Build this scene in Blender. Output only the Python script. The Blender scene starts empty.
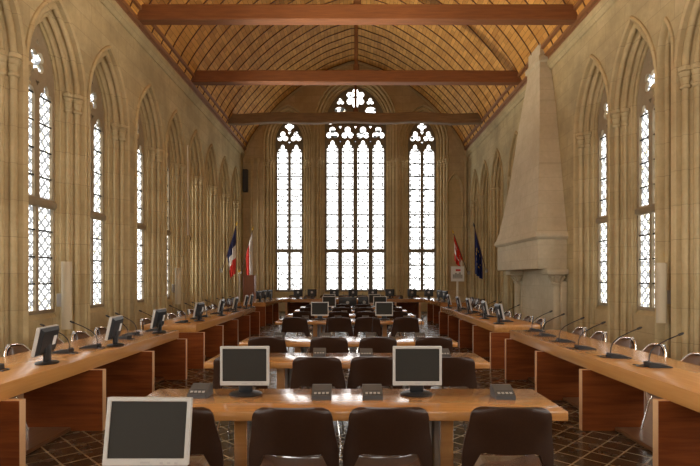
import bpy, bmesh, math, random
from mathutils import Vector, Matrix
from mathutils.geometry import tessellate_polygon

random.seed(7)
SC = bpy.context.scene
COL = SC.collection
PI = math.pi

# ------------------------------------------------------------------ helpers
def newbm():
    return bmesh.new()

def box(bm, x0, x1, y0, y1, z0, z1, mat=0, bevel=0.0, seg=2):
    vs = [bm.verts.new(p) for p in [(x0,y0,z0),(x1,y0,z0),(x1,y1,z0),(x0,y1,z0),(x0,y0,z1),(x1,y0,z1),(x1,y1,z1),(x0,y1,z1)]]
    fs = [bm.faces.new([vs[i] for i in q]) for q in [(3,2,1,0),(4,5,6,7),(0,1,5,4),(1,2,6,5),(2,3,7,6),(3,0,4,7)]]
    for f in fs: f.material_index = mat
    if bevel > 0:
        es = list({e for f in fs for e in f.edges})
        bmesh.ops.bevel(bm, geom=es, offset=bevel, segments=seg, affect='EDGES', profile=0.5, material=-1)
    return vs

def tube(bm, pts, r, seg=8, mat=0, caps=True, radii=None):
    pts = [Vector(p) for p in pts]
    n = len(pts)
    rings = []
    up = None
    for i, p in enumerate(pts):
        if i == 0: t = pts[1]-pts[0]
        elif i == n-1: t = pts[-1]-pts[-2]
        else: t = pts[i+1]-pts[i-1]
        t.normalize()
        if up is None:
            up = Vector((0,0,1)) if abs(t.z) < 0.9 else Vector((1,0,0))
        a = t.cross(up)
        if a.length < 1e-5: a = t.orthogonal()
        a.normalize(); b = a.cross(t).normalized()
        up = b
        rr = radii[i] if radii else r
        rings.append([bm.verts.new(p + a*rr*math.cos(2*PI*k/seg) + b*rr*math.sin(2*PI*k/seg)) for k in range(seg)])
    for i in range(n-1):
        for k in range(seg):
            f = bm.faces.new([rings[i][k], rings[i][(k+1)%seg], rings[i+1][(k+1)%seg], rings[i+1][k]])
            f.material_index = mat
    if caps:
        for rg, rev in ((rings[0], True), (rings[-1], False)):
            f = bm.faces.new(rg[::-1] if rev else rg); f.material_index = mat

def lathe(bm, prof, c=(0,0,0), seg=16, mat=0, a0=0.0, a1=2*PI):
    c = Vector(c); full = abs(a1-a0-2*PI) < 1e-6
    cols = seg if full else seg+1
    rings = []
    for r, z in prof:
        rings.append([bm.verts.new(c + Vector((r*math.cos(a0+(a1-a0)*k/seg), r*math.sin(a0+(a1-a0)*k/seg), z))) for k in range(cols)])
    for i in range(len(prof)-1):
        for k in range(seg):
            k2 = (k+1) % cols
            f = bm.faces.new([rings[i][k], rings[i][k2], rings[i+1][k2], rings[i+1][k]]); f.material_index = mat
    if full:
        if prof[0][0] > 1e-4: bm.faces.new(rings[0][::-1]).material_index = mat
        if prof[-1][0] > 1e-4: bm.faces.new(rings[-1]).material_index = mat

def prism(bm, poly, to3, t0, t1, mat=0):
    """poly: 2D loop; to3(a,b,t)->3D"""
    A = [bm.verts.new(to3(p[0], p[1], t0)) for p in poly]
    B = [bm.verts.new(to3(p[0], p[1], t1)) for p in poly]
    n = len(poly)
    fs = [bm.faces.new(A[::-1]), bm.faces.new(B)]
    for i in range(n):
        fs.append(bm.faces.new([A[i], A[(i+1)%n], B[(i+1)%n], B[i]]))
    for f in fs: f.material_index = mat
    return fs

def plate(bm, loops, to3, t0, t1, mat=0):
    """solid sheet with holes: first loop outer, rest holes"""
    flat = [p for lp in loops for p in lp]
    tris = tessellate_polygon([[Vector((p[0], p[1], 0)) for p in lp] for lp in loops])
    A = [bm.verts.new(to3(p[0], p[1], t0)) for p in flat]
    B = [bm.verts.new(to3(p[0], p[1], t1)) for p in flat]
    for t in tris:
        for V, rev in ((A, False), (B, True)):
            try:
                f = bm.faces.new([V[i] for i in (t if not rev else t[::-1])]); f.material_index = mat
            except ValueError: pass
    o = 0
    for lp in loops:
        n = len(lp)
        for i in range(n):
            i2 = o + (i+1) % n
            f = bm.faces.new([A[o+i], A[i2], B[i2], B[o+i]]); f.material_index = mat
        o += n

def obj(name, bm, mats, parent=None, loc=None, smooth=40, recalc=True, rotz=None):
    if recalc: bmesh.ops.recalc_face_normals(bm, faces=bm.faces)
    me = bpy.data.meshes.new(name); bm.to_mesh(me); bm.free()
    if not isinstance(mats, (list, tuple)): mats = [mats]
    for m in mats: me.materials.append(m)
    if smooth:
        me.polygons.foreach_set('use_smooth', [True]*len(me.polygons))
        me.set_sharp_from_angle(angle=math.radians(smooth))
    o = bpy.data.objects.new(name, me); COL.objects.link(o)
    if parent is not None: o.parent = parent
    if loc is not None: o.location = loc
    if rotz is not None: o.rotation_euler = (0,0,rotz)
    return o

def tag(o, label, cat, group=None):
    o['label'] = label; o['category'] = cat
    if group: o['group'] = group
    return o

def thing(name, label, cat, loc=(0,0,0), rotz=0.0, group=None):
    o = bpy.data.objects.new(name, None); COL.objects.link(o)
    o.empty_display_size = 0.1
    o.location = loc; o.rotation_euler = (0,0,rotz)
    return tag(o, label, cat, group)

def struct(o):
    o['kind'] = 'structure'; return o

def sempty(name, loc=(0,0,0)):
    o = bpy.data.objects.new(name, None); COL.objects.link(o); o.location = loc
    o['kind'] = 'structure'; return o

def dup(root, label, loc, rotz=0.0, group=None):
    r = root.copy(); COL.objects.link(r); r.location = loc; r.rotation_euler = (0,0,rotz)
    r['label'] = label
    if group: r['group'] = group
    for ch in list(root.children):
        c = ch.copy(); COL.objects.link(c); c.parent = r
        for g in list(ch.children):
            d = g.copy(); COL.objects.link(d); d.parent = c
    return r

ORD = ['', 'first', 'second', 'third', 'fourth', 'fifth', 'sixth', 'seventh', 'eighth', 'ninth', 'tenth', 'eleventh', 'twelfth']

# ------------------------------------------------------------------ materials
class NT:
    def __init__(s, name):
        s.m = bpy.data.materials.new(name); s.m.use_nodes = True
        s.t = s.m.node_tree; s.n = s.t.nodes; s.l = s.t.links
        s.b = s.n['Principled BSDF']; s.out = s.n['Material Output']
    def node(s, typ, **kw):
        nd = s.n.new(typ)
        for k, v in kw.items(): setattr(nd, k, v)
        return nd
    def link(s, a, b): s.l.new(a, b)
    def math(s, op, a, b=None, c=None):
        nd = s.node('ShaderNodeMath', operation=op)
        for i, v in enumerate((a, b, c)):
            if v is None: continue
            if isinstance(v, (int, float)): nd.inputs[i].default_value = v
            else: s.link(v, nd.inputs[i])
        return nd.outputs[0]
    def mix(s, fac, a, b, blend='MIX'):
        nd = s.node('ShaderNodeMix', data_type='RGBA', blend_type=blend)
        for i, v in ((0, fac), (6, a), (7, b)):
            if isinstance(v, (int, float)): nd.inputs[i].default_value = v
            elif isinstance(v, tuple): nd.inputs[i].default_value = (*v, 1)
            else: s.link(v, nd.inputs[i])
        return nd.outputs[2]
    def noise(s, vec, scale, detail=4, rough=0.55, dist=0.0):
        nd = s.node('ShaderNodeTexNoise'); nd.inputs['Scale'].default_value = scale
        nd.inputs['Detail'].default_value = detail; nd.inputs['Roughness'].default_value = rough
        nd.inputs['Distortion'].default_value = dist
        if vec is not None: s.link(vec, nd.inputs['Vector'])
        return nd.outputs[0]
    def ramp(s, fac, stops):
        nd = s.node('ShaderNodeValToRGB'); cr = nd.color_ramp
        while len(cr.elements) < len(stops): cr.elements.new(0.5)
        for e, (p, c) in zip(cr.elements, stops):
            e.position = p; e.color = (*c, 1) if isinstance(c, tuple) else (c, c, c, 1)
        s.link(fac, nd.inputs[0]); return nd.outputs[0]
    def pos(s): return s.node('ShaderNodeNewGeometry').outputs['Position']
    def obc(s): return s.node('ShaderNodeTexCoord').outputs['Object']
    def uv(s): return s.node('ShaderNodeTexCoord').outputs['UV']
    def scale(s, vec, sc):
        nd = s.node('ShaderNodeMapping'); nd.inputs['Scale'].default_value = sc
        s.link(vec, nd.inputs['Vector']); return nd.outputs[0]
    def bump(s, h, strength=0.3, dist=0.01):
        nd = s.node('ShaderNodeBump'); nd.inputs['Strength'].default_value = strength; nd.inputs['Distance'].default_value = dist
        s.link(h, nd.inputs['Height']); s.link(nd.outputs[0], s.b.inputs['Normal'])
    def color(s, c):
        if isinstance(c, tuple): s.b.inputs['Base Color'].default_value = (*c, 1)
        else: s.link(c, s.b.inputs['Base Color'])
    def set(s, **kw):
        for k, v in kw.items(): s.b.inputs[k.replace('_', ' ')].default_value = v

def plain(name, col, rough=0.5, metal=0.0, spec=0.5, var=0.0):
    t = NT(name)
    if var:
        n = t.noise(t.obc(), 14, 3)
        t.color(t.mix(n, tuple(c*(1-var) for c in col), tuple(min(1, c*(1+var)) for c in col)))
    else: t.color(col)
    t.set(Roughness=rough, Metallic=metal, Specular_IOR_Level=spec)
    return t.m

def stone(name, axis, c1, c2, grime=(0.20, 0.16, 0.10), joints=1.0, bw=0.75, bh=0.34):
    t = NT(name); p = t.pos()
    sep = t.node('ShaderNodeSeparateXYZ'); t.link(p, sep.inputs[0])
    cmb = t.node('ShaderNodeCombineXYZ')
    t.link(sep.outputs[axis], cmb.inputs[0]); t.link(sep.outputs[2], cmb.inputs[1])
    br = t.node('ShaderNodeTexBrick'); t.link(cmb.outputs[0], br.inputs['Vector'])
    br.inputs['Scale'].default_value = 1.0; br.inputs['Brick Width'].default_value = bw
    br.inputs['Row Height'].default_value = bh; br.inputs['Mortar Size'].default_value = 0.006
    br.inputs['Mortar Smooth'].default_value = 0.4
    br.inputs['Color1'].default_value = (*c1, 1); br.inputs['Color2'].default_value = (*c2, 1)
    br.inputs['Mortar'].default_value = (*[0.62*x for x in c1], 1)
    big = t.noise(p, 0.8, 8, 0.68); fine = t.noise(p, 9, 5, 0.65)
    base = t.mix(joints, tuple((a+b)/2 for a, b in zip(c1, c2)), br.outputs['Color'])
    base = t.mix(t.ramp(big, [(0.40, 0.0), (0.70, 0.85)]), base, grime)
    base = t.mix(t.ramp(fine, [(0.3, 0.0), (0.8, 0.5)]), base, tuple(0.7*x for x in c2))
    t.color(base); t.set(Roughness=0.95, Specular_IOR_Level=0.05)
    h = t.math('ADD', t.math('MULTIPLY', fine, 0.4), t.math('MULTIPLY', br.outputs['Fac'], -0.8*joints))
    t.bump(h, 0.35, 0.012)
    return t.m

def wood(name, c1, c2, axis=0, rough=0.3, scale=1.0, spec=0.5, coat=0.0):
    t = NT(name); p = t.obc()
    sc = [14*scale]*3; sc[axis] = 0.9*scale
    n = t.noise(t.scale(p, tuple(sc)), 1.6, 5, 0.6, 0.6)
    t.color(t.mix(t.ramp(n, [(0.3, 0.0), (0.7, 1.0)]), c1, c2))
    t.set(Roughness=rough, Specular_IOR_Level=spec, Coat_Weight=coat, Coat_Roughness=0.12)
    return t.m

M = {}
M['wall_side'] = stone('limestone_side', 1, (0.57, 0.475, 0.28), (0.50, 0.41, 0.23), grime=(0.27, 0.225, 0.135))
M['wall_far'] = stone('limestone_far', 0, (0.62, 0.48, 0.28), (0.54, 0.41, 0.23), grime=(0.38, 0.28, 0.16))
M['moulding'] = stone('limestone_moulding', 1, (0.60, 0.485, 0.28), (0.53, 0.42, 0.23), grime=(0.37, 0.28, 0.145), bw=9.0, bh=0.55)
M['moulding_far'] = stone('limestone_moulding_far', 0, (0.64, 0.51, 0.29), (0.56, 0.44, 0.24), grime=(0.40, 0.30, 0.16), bw=9.0, bh=0.55)
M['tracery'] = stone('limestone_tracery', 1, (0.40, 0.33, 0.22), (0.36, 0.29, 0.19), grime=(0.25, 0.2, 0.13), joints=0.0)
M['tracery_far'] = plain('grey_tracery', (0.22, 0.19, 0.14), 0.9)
M['fire_stone'] = stone('limestone_fireplace', 1, (0.66, 0.58, 0.42), (0.60, 0.52, 0.36), grime=(0.47, 0.39, 0.26), joints=0.6)

def pane(name, strength, lattice):
    t = NT(name); uv = t.uv()
    sep = t.node('ShaderNodeSeparateXYZ'); t.link(uv, sep.inputs[0])
    u, v = sep.outputs[0], sep.outputs[1]
    wob = t.noise(uv, 9.0, 2)
    col = (1.0, 0.985, 0.95)
    if lattice:
        a = t.math('ADD', t.math('MULTIPLY', u, 2.0), t.math('MULTIPLY', v, 5.0))
        b = t.math('SUBTRACT', t.math('MULTIPLY', u, 2.0), t.math('MULTIPLY', v, 5.0))
        def lines(q, w):
            q = t.math('ADD', q, t.math('MULTIPLY', wob, 0.5))
            fr = t.math('ABSOLUTE', t.math('SUBTRACT', t.math('FRACT', q), 0.5))
            return t.math('LESS_THAN', fr, w)
        ln = t.math('MAXIMUM', lines(a, 0.14), lines(b, 0.14))
        edge = t.math('LESS_THAN', t.math('ABSOLUTE', t.math('SUBTRACT', t.math('ABSOLUTE', t.math('SUBTRACT', u, 0.5)), 0.36)), 0.022)
        ln = t.math('MAXIMUM', ln, edge)
        fl = t.math('GREATER_THAN', t.noise(t.scale(uv, (6, 9, 1)), 1.0, 2), 0.62)
        ln = t.math('MAXIMUM', t.math('MULTIPLY', ln, 0.88), t.math('MULTIPLY', fl, 0.8))
        amber = t.math('GREATER_THAN', t.noise(t.scale(uv, (4, 5, 1)), 1.3, 1), 0.64)
        c = t.mix(t.math('MULTIPLY', amber, 0.75), col, (0.75, 0.62, 0.25))
        c = t.mix(ln, c, (0.015, 0.017, 0.02))
    else:
        cell = t.math('DIVIDE', v, 0.59)
        rnd = t.node('ShaderNodeTexWhiteNoise', noise_dimensions='2D')
        cb = t.node('ShaderNodeCombineXYZ'); t.link(t.math('FLOOR', cell), cb.inputs[0]); t.link(t.math('MULTIPLY', t.math('FLOOR', t.math('DIVIDE', cell, 37.0)), 3.0), cb.inputs[1]); t.link(cb.outputs[0], rnd.inputs[0])
        du = t.math('SUBTRACT', u, t.math('ADD', 0.3, t.math('MULTIPLY', rnd.outputs[0], 0.4)))
        dv = t.math('SUBTRACT', t.math('FRACT', cell), 0.5)
        rad = t.math('SQRT', t.math('ADD', t.math('MULTIPLY', du, du), t.math('MULTIPLY', dv, dv)))
        motif = t.math('MULTIPLY', t.math('LESS_THAN', rad, 0.25), t.math('GREATER_THAN', t.noise(t.scale(uv, (9, 15, 1)), 1.0, 2, 0.6), 0.51))
        fl = t.math('MAXIMUM', motif, t.math('GREATER_THAN', t.noise(t.scale(uv, (5, 8, 1)), 1.0, 3, 0.7), 0.635))
        d0 = t.math('ABSOLUTE', t.math('SUBTRACT', t.math('ABSOLUTE', t.math('SUBTRACT', u, 0.5)), 0.36))
        dash = t.math('MULTIPLY', t.math('LESS_THAN', d0, 0.06),
                      t.math('GREATER_THAN', t.math('FRACT', t.math('MULTIPLY', v, 4.1)), 0.42))
        dash = t.math('MULTIPLY', dash, t.math('GREATER_THAN', wob, 0.40))
        ln = t.math('MAXIMUM', fl, dash)
        amber = t.math('GREATER_THAN', t.noise(t.scale(uv, (3, 4, 1)), 1.7, 1), 0.72)
        c = t.mix(t.math('MULTIPLY', amber, 0.8), col, (0.5, 0.35, 0.12))
        c = t.mix(ln, c, (0.025, 0.025, 0.022))
    em = t.node('ShaderNodeEmission'); t.link(c, em.inputs[0]); em.inputs[1].default_value = strength
    t.link(em.outputs[0], t.out.inputs[0])
    return t.m
M['glass_side'] = pane('daylit_leaded_glass', 2.1, True)
M['glass_far'] = pane('daylit_painted_glass', 2.5, False)
M['glass_fill_back'] = pane('fill_painted_glass', 3.0, False)  # fill light for the added windows behind the camera
M['glass_boosted'] = pane('boosted_leaded_glass', 4.5, True)  # strength raised in hidden left bays to brighten the far end
M['glass_fill_near'] = pane('fill_leaded_glass', 17.0, True)  # strength raised in out-of-frame bays to light the near hall
M['bar'] = plain('iron_bar', (0.03, 0.03, 0.03), 0.6, 0.4)

def vault_mat():
    t = NT('oak_vault_boards'); uv = t.uv()
    br = t.node('ShaderNodeTexBrick'); t.link(uv, br.inputs['Vector'])
    br.offset = 0.5
    br.inputs['Scale'].default_value = 1.0; br.inputs['Brick Width'].default_value = 0.6
    br.inputs['Row Height'].default_value = 0.14; br.inputs['Mortar Size'].default_value = 0.006
    br.inputs['Bias'].default_value = 0.0
    br.inputs['Color1'].default_value = (0.70, 0.375, 0.095, 1); br.inputs['Color2'].default_value = (0.46, 0.22, 0.05, 1)
    br.inputs['Mortar'].default_value = (0.17, 0.075, 0.02, 1)
    n = t.noise(t.scale(uv, (0.8, 9, 1)), 1.5, 4)
    c = t.mix(t.ramp(n, [(0.35, 0.0), (0.75, 0.55)]), br.outputs['Color'], (0.50, 0.30, 0.10))
    t.color(c); t.set(Roughness=0.65, Specular_IOR_Level=0.12)
    t.bump(t.math('MULTIPLY', br.outputs['Fac'], -1.0), 0.4, 0.01)
    return t.m
M['vault'] = vault_mat()
M['rib'] = wood('dark_oak_rib', (0.16, 0.065, 0.02), (0.11, 0.045, 0.015), 0, 0.55)
M['beam'] = wood('red_brown_beam', (0.24, 0.088, 0.027), (0.15, 0.052, 0.017), 0, 0.6)
M['beam_old'] = wood('weathered_beam', (0.27, 0.17, 0.085), (0.16, 0.095, 0.045), 0, 0.75)
M['plate_wood'] = wood('wall_plate_oak', (0.28, 0.125, 0.045), (0.18, 0.075, 0.027), 1, 0.55)

def floor_mat():
    t = NT('dark_diamond_tiles'); p = t.pos()
    mp = t.node('ShaderNodeMapping'); mp.inputs['Rotation'].default_value = (0, 0, PI/4)
    t.link(p, mp.inputs['Vector'])
    br = t.node('ShaderNodeTexBrick'); t.link(mp.outputs[0], br.inputs['Vector']); br.offset = 0.0
    br.inputs['Scale'].default_value = 1.0; br.inputs['Brick Width'].default_value = 0.22
    br.inputs['Row Height'].default_value = 0.22; br.inputs['Mortar Size'].default_value = 0.008
    br.inputs['Mortar Smooth'].default_value = 0.1
    br.inputs['Color1'].default_value = (0.060, 0.036, 0.018, 1); br.inputs['Color2'].default_value = (0.030, 0.021, 0.012, 1)
    br.inputs['Mortar'].default_value = (0.36, 0.28, 0.17, 1)
    n = t.noise(p, 5, 4)
    c = t.mix(t.math('MULTIPLY', n, 0.35), br.outputs['Color'], (0.085, 0.06, 0.035))
    t.color(c)
    t.link(t.ramp(n, [(0.3, 0.14), (0.7, 0.32)]), t.b.inputs['Roughness'])
    t.bump(t.math('MULTIPLY', br.outputs['Fac'], -1.0), 0.25, 0.004)
    return t.m
M['floor'] = floor_mat()
M['platform'] = wood('platform_boards', (0.17, 0.075, 0.03), (0.12, 0.05, 0.02), 1, 0.4)
M['top_y'] = wood('honey_wood_top_lengthwise', (0.47, 0.23, 0.07), (0.38, 0.175, 0.05), 1, 0.26, coat=0.2)
M['top_x'] = wood('honey_wood_top', (0.42, 0.19, 0.055), (0.32, 0.14, 0.038), 0, 0.2, coat=0.8)
M['panel'] = wood('mahogany_panel', (0.25, 0.065, 0.014), (0.13, 0.03, 0.007), 0, 0.45, spec=0.15)
M['edge'] = plain('pale_edge_banding', (0.62, 0.38, 0.20), 0.4, var=0.1)
M['leather'] = NT('brown_leather')
_t = M['leather']; _n = _t.noise(_t.obc(), 60, 3)
_t.color(_t.mix(_n, (0.020, 0.0078, 0.0038), (0.036, 0.015, 0.007))); _t.set(Roughness=0.36); _t.set(Specular_IOR_Level=0.2); _t.bump(_n, 0.06, 0.002); M['leather'] = _t.m
M['seat'] = plain('brown_leather_seat', (0.16, 0.10, 0.07), 0.13, spec=1.0, var=0.15)
M['seat'].node_tree.nodes['Principled BSDF'].inputs['Coat Weight'].default_value = 1.0
M['pad'] = plain('glossy_brown_upholstery', (0.11, 0.06, 0.035), 0.2, spec=0.8, var=0.1)
M['chrome'] = plain('chrome', (0.78, 0.77, 0.75), 0.16, 1.0)
M['black'] = plain('black_plastic', (0.012, 0.012, 0.013), 0.4)
M['dkgrey'] = plain('dark_grey_plastic', (0.05, 0.05, 0.05), 0.45)
M['silver'] = plain('silver_plastic', (0.40, 0.385, 0.355), 0.4, 0.1)
M['screen'] = plain('dark_screen', (0.022, 0.020, 0.016), 0.5, spec=0.2)
M['white'] = plain('white_paint', (0.78, 0.74, 0.64), 0.5)
M['cream'] = plain('cream_paint', (0.56, 0.48, 0.33), 0.6)
M['paper'] = plain('white_sticker', (0.75, 0.75, 0.73), 0.6)
M['greybtn'] = plain('grey_buttons', (0.32, 0.31, 0.29), 0.5)
M['steel'] = plain('brushed_steel', (0.42, 0.40, 0.37), 0.4, 0.7)
M['cabinet'] = wood('red_brown_cabinet', (0.26, 0.09, 0.035), (0.18, 0.06, 0.025), 2, 0.45)
M['pole'] = plain('dark_pole', (0.10, 0.045, 0.02), 0.5)
M['navy'] = plain('navy_cloth', (0.016, 0.018, 0.075), 0.85)
M['eu'] = plain('deep_blue_cloth', (0.008, 0.018, 0.11), 0.85)
M['red'] = plain('red_cloth', (0.62, 0.035, 0.02), 0.85)
M['clothw'] = plain('white_cloth', (0.78, 0.74, 0.70), 0.85)
M['gold'] = plain('gold_cloth', (0.75, 0.50, 0.06), 0.8)

# ------------------------------------------------------------------ camera
F = 510.0
cam = bpy.data.cameras.new('camera'); cam.sensor_width = 36; cam.sensor_fit = 'HORIZONTAL'
cam.lens = F*36/700; cam.shift_x = -3/700; cam.shift_y = 44/700; cam.clip_end = 200; cam.clip_start = 0.05
co = bpy.data.objects.new('camera', cam); COL.objects.link(co)
co.location = (0, 0, 1.6); co.rotation_euler = (PI/2, 0, 0)
SC.camera = co

# ------------------------------------------------------------------ room dimensions
XL, XR, YF, YB = -5.0, 5.2, 23.2, -4.0
XC = (XL+XR)/2; HW = (XR-XL)/2
WALL_T = 0.9
def toL(s, z, v): return Vector((XL - v, s, z))
def toR(s, z, v): return Vector((XR + v, s, z))
def toF(s, z, v): return Vector((s, YF + v, z))

def arch_path(a, zs, c, u, z0, n=10, nj=3):
    """points of a pointed arch: half-width a at offset 0, centre offset c, shrunk by u"""
    R = a + c - u; w = a - u
    th = math.acos(max(-1, min(1, c/R)))
    right = [(w, z0 + (zs-z0)*i/nj) for i in range(nj)] + [(-c + R*math.cos(th*i/n), zs + R*math.sin(th*i/n)) for i in range(n+1)]
    left = [(-x, z) for x, z in right[:-1]]
    return left + right[::-1]     # left base -> apex -> right base

def arc(cu, cv, r, a0, a1, n):
    return [(cu + r*math.cos(math.radians(a0+(a1-a0)*i/n)), cv + r*math.sin(math.radians(a0+(a1-a0)*i/n))) for i in range(n+1)]

PROF = [(-0.055, 0.02), (-0.055, -0.03), (-0.025, -0.055), (0.012, -0.03), (0.015, 0.03)] + arc(0.075, 0.085, 0.058, -165, 70, 8) \
     + [(0.095, 0.155), (0.125, 0.175)] + arc(0.19, 0.205, 0.047, -165, 70, 7) + [(0.215, 0.27), (0.235, 0.285)] \
     + arc(0.275, 0.31, 0.028, -165, 60, 5) + [(0.30, 0.35), (0.33, 0.36), (0.33, 0.46)]
SHAFTS = [(0.075, 0.085, 0.058), (0.19, 0.205, 0.047)]
DS = 0.86
PROF = [(u, v*DS if v > 0 else v) for u, v in PROF]
SHAFTS = [(u, v*DS, q) for u, v, q in SHAFTS]
PROFB = [(-0.06, 0.02), (-0.06, -0.04), (-0.02, -0.065), (0.02, -0.03), (0.02, 0.03)] + arc(0.09, 0.09, 0.062, -165, 70, 8) \
     + [(0.115, 0.17), (0.15, 0.19)] + arc(0.215, 0.225, 0.055, -165, 70, 7) + [(0.245, 0.30), (0.275, 0.315)] \
     + arc(0.325, 0.345, 0.042, -165, 65, 6) + [(0.36, 0.40), (0.43, 0.41), (0.43, 0.52)]
SHAFTSB = [(0.09, 0.09, 0.062), (0.215, 0.225, 0.055), (0.325, 0.345, 0.042)]

def loft_surround(bm, to3, s0, a, zs, c, prof, z0):
    paths = [arch_path(a, zs, c, u, z0) for u, v in prof]
    rows = [[bm.verts.new(to3(s0+x, z, v)) for x, z in path] for path, (u, v) in zip(paths, prof)]
    for i in range(len(rows)-1):
        for j in range(len(rows[0])-1):
            bm.faces.new([rows[i][j], rows[i][j+1], rows[i+1][j+1], rows[i+1][j]])

CAP_PROF = [(1.02, -0.27), (1.42, -0.25), (1.42, -0.215), (1.05, -0.20), (1.15, -0.15), (1.55, -0.10), (1.30, -0.085), (1.45, -0.05), (1.95, -0.015), (1.60, 0.0), (2.0, 0.01), (2.0, 0.07), (1.2, 0.085)]
BASE_PROF = [(1.9, 0.0), (1.9, 0.25), (1.5, 0.30), (1.6, 0.34), (1.25, 0.40), (1.02, 0.44)]

def rayhit(cx, cz, r, dx, dz):
    b = cx*dx + cz*dz; disc = b*b - (cx*cx+cz*cz) + r*r
    return b + math.sqrt(disc) if disc >= 0 else -1

def foil(cx, cz, R, n, rot=90, pts=28, sx=1.0, sz=1.0):
    r = {3: 0.46, 4: 0.42, 6: 0.30}[n]*R; k = R - r; inner = {3: 0.3, 4: 0.5, 6: 0.72}[n]*R
    out = []
    for i in range(pts):
        t = 2*PI*i/pts
        dx, dz = math.cos(t), math.sin(t)
        m = max(rayhit(k*math.cos(math.radians(rot)+2*PI*q/n), k*math.sin(math.radians(rot)+2*PI*q/n), r, dx, dz) for q in range(n))
        m = max(m, inner)
        out.append((cx + dx*m*sx, cz + dz*m*sz))
    return out

def light_hole(cx, w, z0, zs, hs=1.5):
    """lancet with trefoil cusped head"""
    out = [(cx-w, z0), (cx+w, z0)]
    n = 16
    for i in range(n+1):
        t = PI*i/n; dx, dz = math.cos(t), math.sin(t)
        m = max(rayhit(0.45*w, 0, 0.55*w, dx, dz), rayhit(-0.45*w, 0, 0.55*w, dx, dz), rayhit(0, 0.66*w, 0.38*w, dx, dz), 0.5*w)
        out.append((cx + dx*m, zs + dz*m*hs))
    return out

def rect(cx, w, z0, z1): return [(cx-w, z0), (cx+w, z0), (cx+w, z1), (cx-w, z1)]
def tri(cx, cz, r, up=False):
    s = 1 if up else -1
    return [(cx-r, cz-s*r*0.6), (cx+r, cz-s*r*0.6), (cx, cz+s*r)] if up else [(cx, cz-r), (cx+r, cz+r*0.6), (cx-r, cz+r*0.6)]

def glass_quads(bm, to3, s0, quads, v):
    uvl = bm.loops.layers.uv.new('UVMap')
    for (x0, x1, z0, z1) in quads:
        for vv, rev in ((v, False), (v+0.012, True)):
            P = [(x0, z0, 0, z0), (x1, z0, 1, z0), (x1, z1, 1, z1), (x0, z1, 0, z1)]
            if rev: P = P[::-1]
            f = bm.faces.new([bm.verts.new(to3(s0+p[0], p[1], vv)) for p in P])
            for lp, p in zip(f.loops, P): lp[uvl].uv = (p[2] + s0*1.7, p[3] + s0*0.9) if False else (p[2], p[3] + abs(s0)*3.1)

WIN_N = [0]
def side_bay(side, s0, a, zs, c, blind=False, full=True, sill=1.0):
    """one arched bay of a side wall: surround, capitals, tracery, glass"""
    to3 = toL if side == 'left' else toR
    WIN_N[0] += 1
    root = sempty('window_%d' % WIN_N[0], to3(s0, 0, 0.2))
    off = -root.location
    def lk(name, bm, mat, smooth=40):
        bmesh.ops.translate(bm, verts=bm.verts, vec=off)
        return obj(name, bm, mat, root, smooth=smooth)
    bm = newbm(); loft_surround(bm, to3, s0, a, zs, c, PROF, 0.0)
    lk('arch_surround', bm, M['moulding'], 35)
    if full:
        for sg in (-1, 1):
            for (u, v, r) in SHAFTS:
                bm = newbm(); p = to3(s0 + sg*(a-u), zs, v)
                lathe(bm, [(q*r, z) for q, z in CAP_PROF], p, 12)
                lk('capital', bm, M['moulding'], 30)
    ag = a - 0.33
    if blind:
        bm = newbm(); plate(bm, [arch_path(a, zs, c, 0.30, 0.0)], lambda x, z, v: to3(s0+x, z, v), 0.35, 0.52)
        lk('infill', bm, M['moulding'])
        return
    bm = newbm()
    # apron wall with a sloping sill
    P = [(0.305, 0.0), (0.305, sill-0.12), (0.39, sill-0.02), (0.55, sill-0.02), (0.55, 0.0)]
    prism(bm, P, lambda v, z, t: to3(s0+t, z, v), -(ag+0.03), ag+0.03)
    lk('sill', bm, M['moulding'])
    wl = (ag-0.075)/2; cl = ag - 0.03 - wl
    cl = (0.035 + wl)
    wu = wl - 0.03
    loops = [[(x, z) for x, z in arch_path(a, zs, c, 0.30, sill-0.03)]]
    for sg in (-1, 1):
        loops.append(rect(sg*cl, wl, sill+0.03, 2.80))
        loops.append(light_hole(sg*cl, wu, 2.95, zs-0.22, 1.5))
    loops.append(foil(0, zs+0.40, 0.21, 4, 45))
    loops.append(tri(0, zs+0.04, 0.055)); loops.append(tri(0, zs+0.73, 0.05, True))
    bm = newbm(); plate(bm, loops, lambda x, z, v: to3(s0+x, z, v), 0.34, 0.45)
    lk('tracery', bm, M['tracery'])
    # transom ledge
    bm = newbm()
    prism(bm, [(0.305, 2.83), (0.325, 2.80), (0.35, 2.80), (0.35, 2.96), (0.305, 2.91)], lambda v, z, t: to3(s0+t, z, v), -ag-0.02, ag+0.02)
    lk('transom', bm, M['tracery'])
    bm = newbm()
    q = []
    for sg in (-1, 1):
        q.append((sg*cl-wl-0.01, sg*cl+wl+0.01, sill, 2.86)); q.append((sg*cl-wu-0.01, sg*cl+wu+0.01, 2.87, zs+0.13))
    q.append((-0.30, 0.30, zs+0.135, zs+0.86))
    glass_quads(bm, to3, s0, q, 0.395)
    lk('leaded_glass', bm, M['glass_fill_near'] if not full else (M['glass_boosted'] if s0 > 16 else M['glass_side']), 0)
    if full:
        bm = newbm()
        z = sill + 0.48
        while z < zs - 0.1:
            if abs(z-2.88) > 0.12:
                A = to3(s0-ag, z, 0.372); B = to3(s0+ag, z, 0.372)
                tube(bm, [A, B], 0.016, 6)
            z += 0.46
        lk('saddle_bar', bm, M['bar'])

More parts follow.
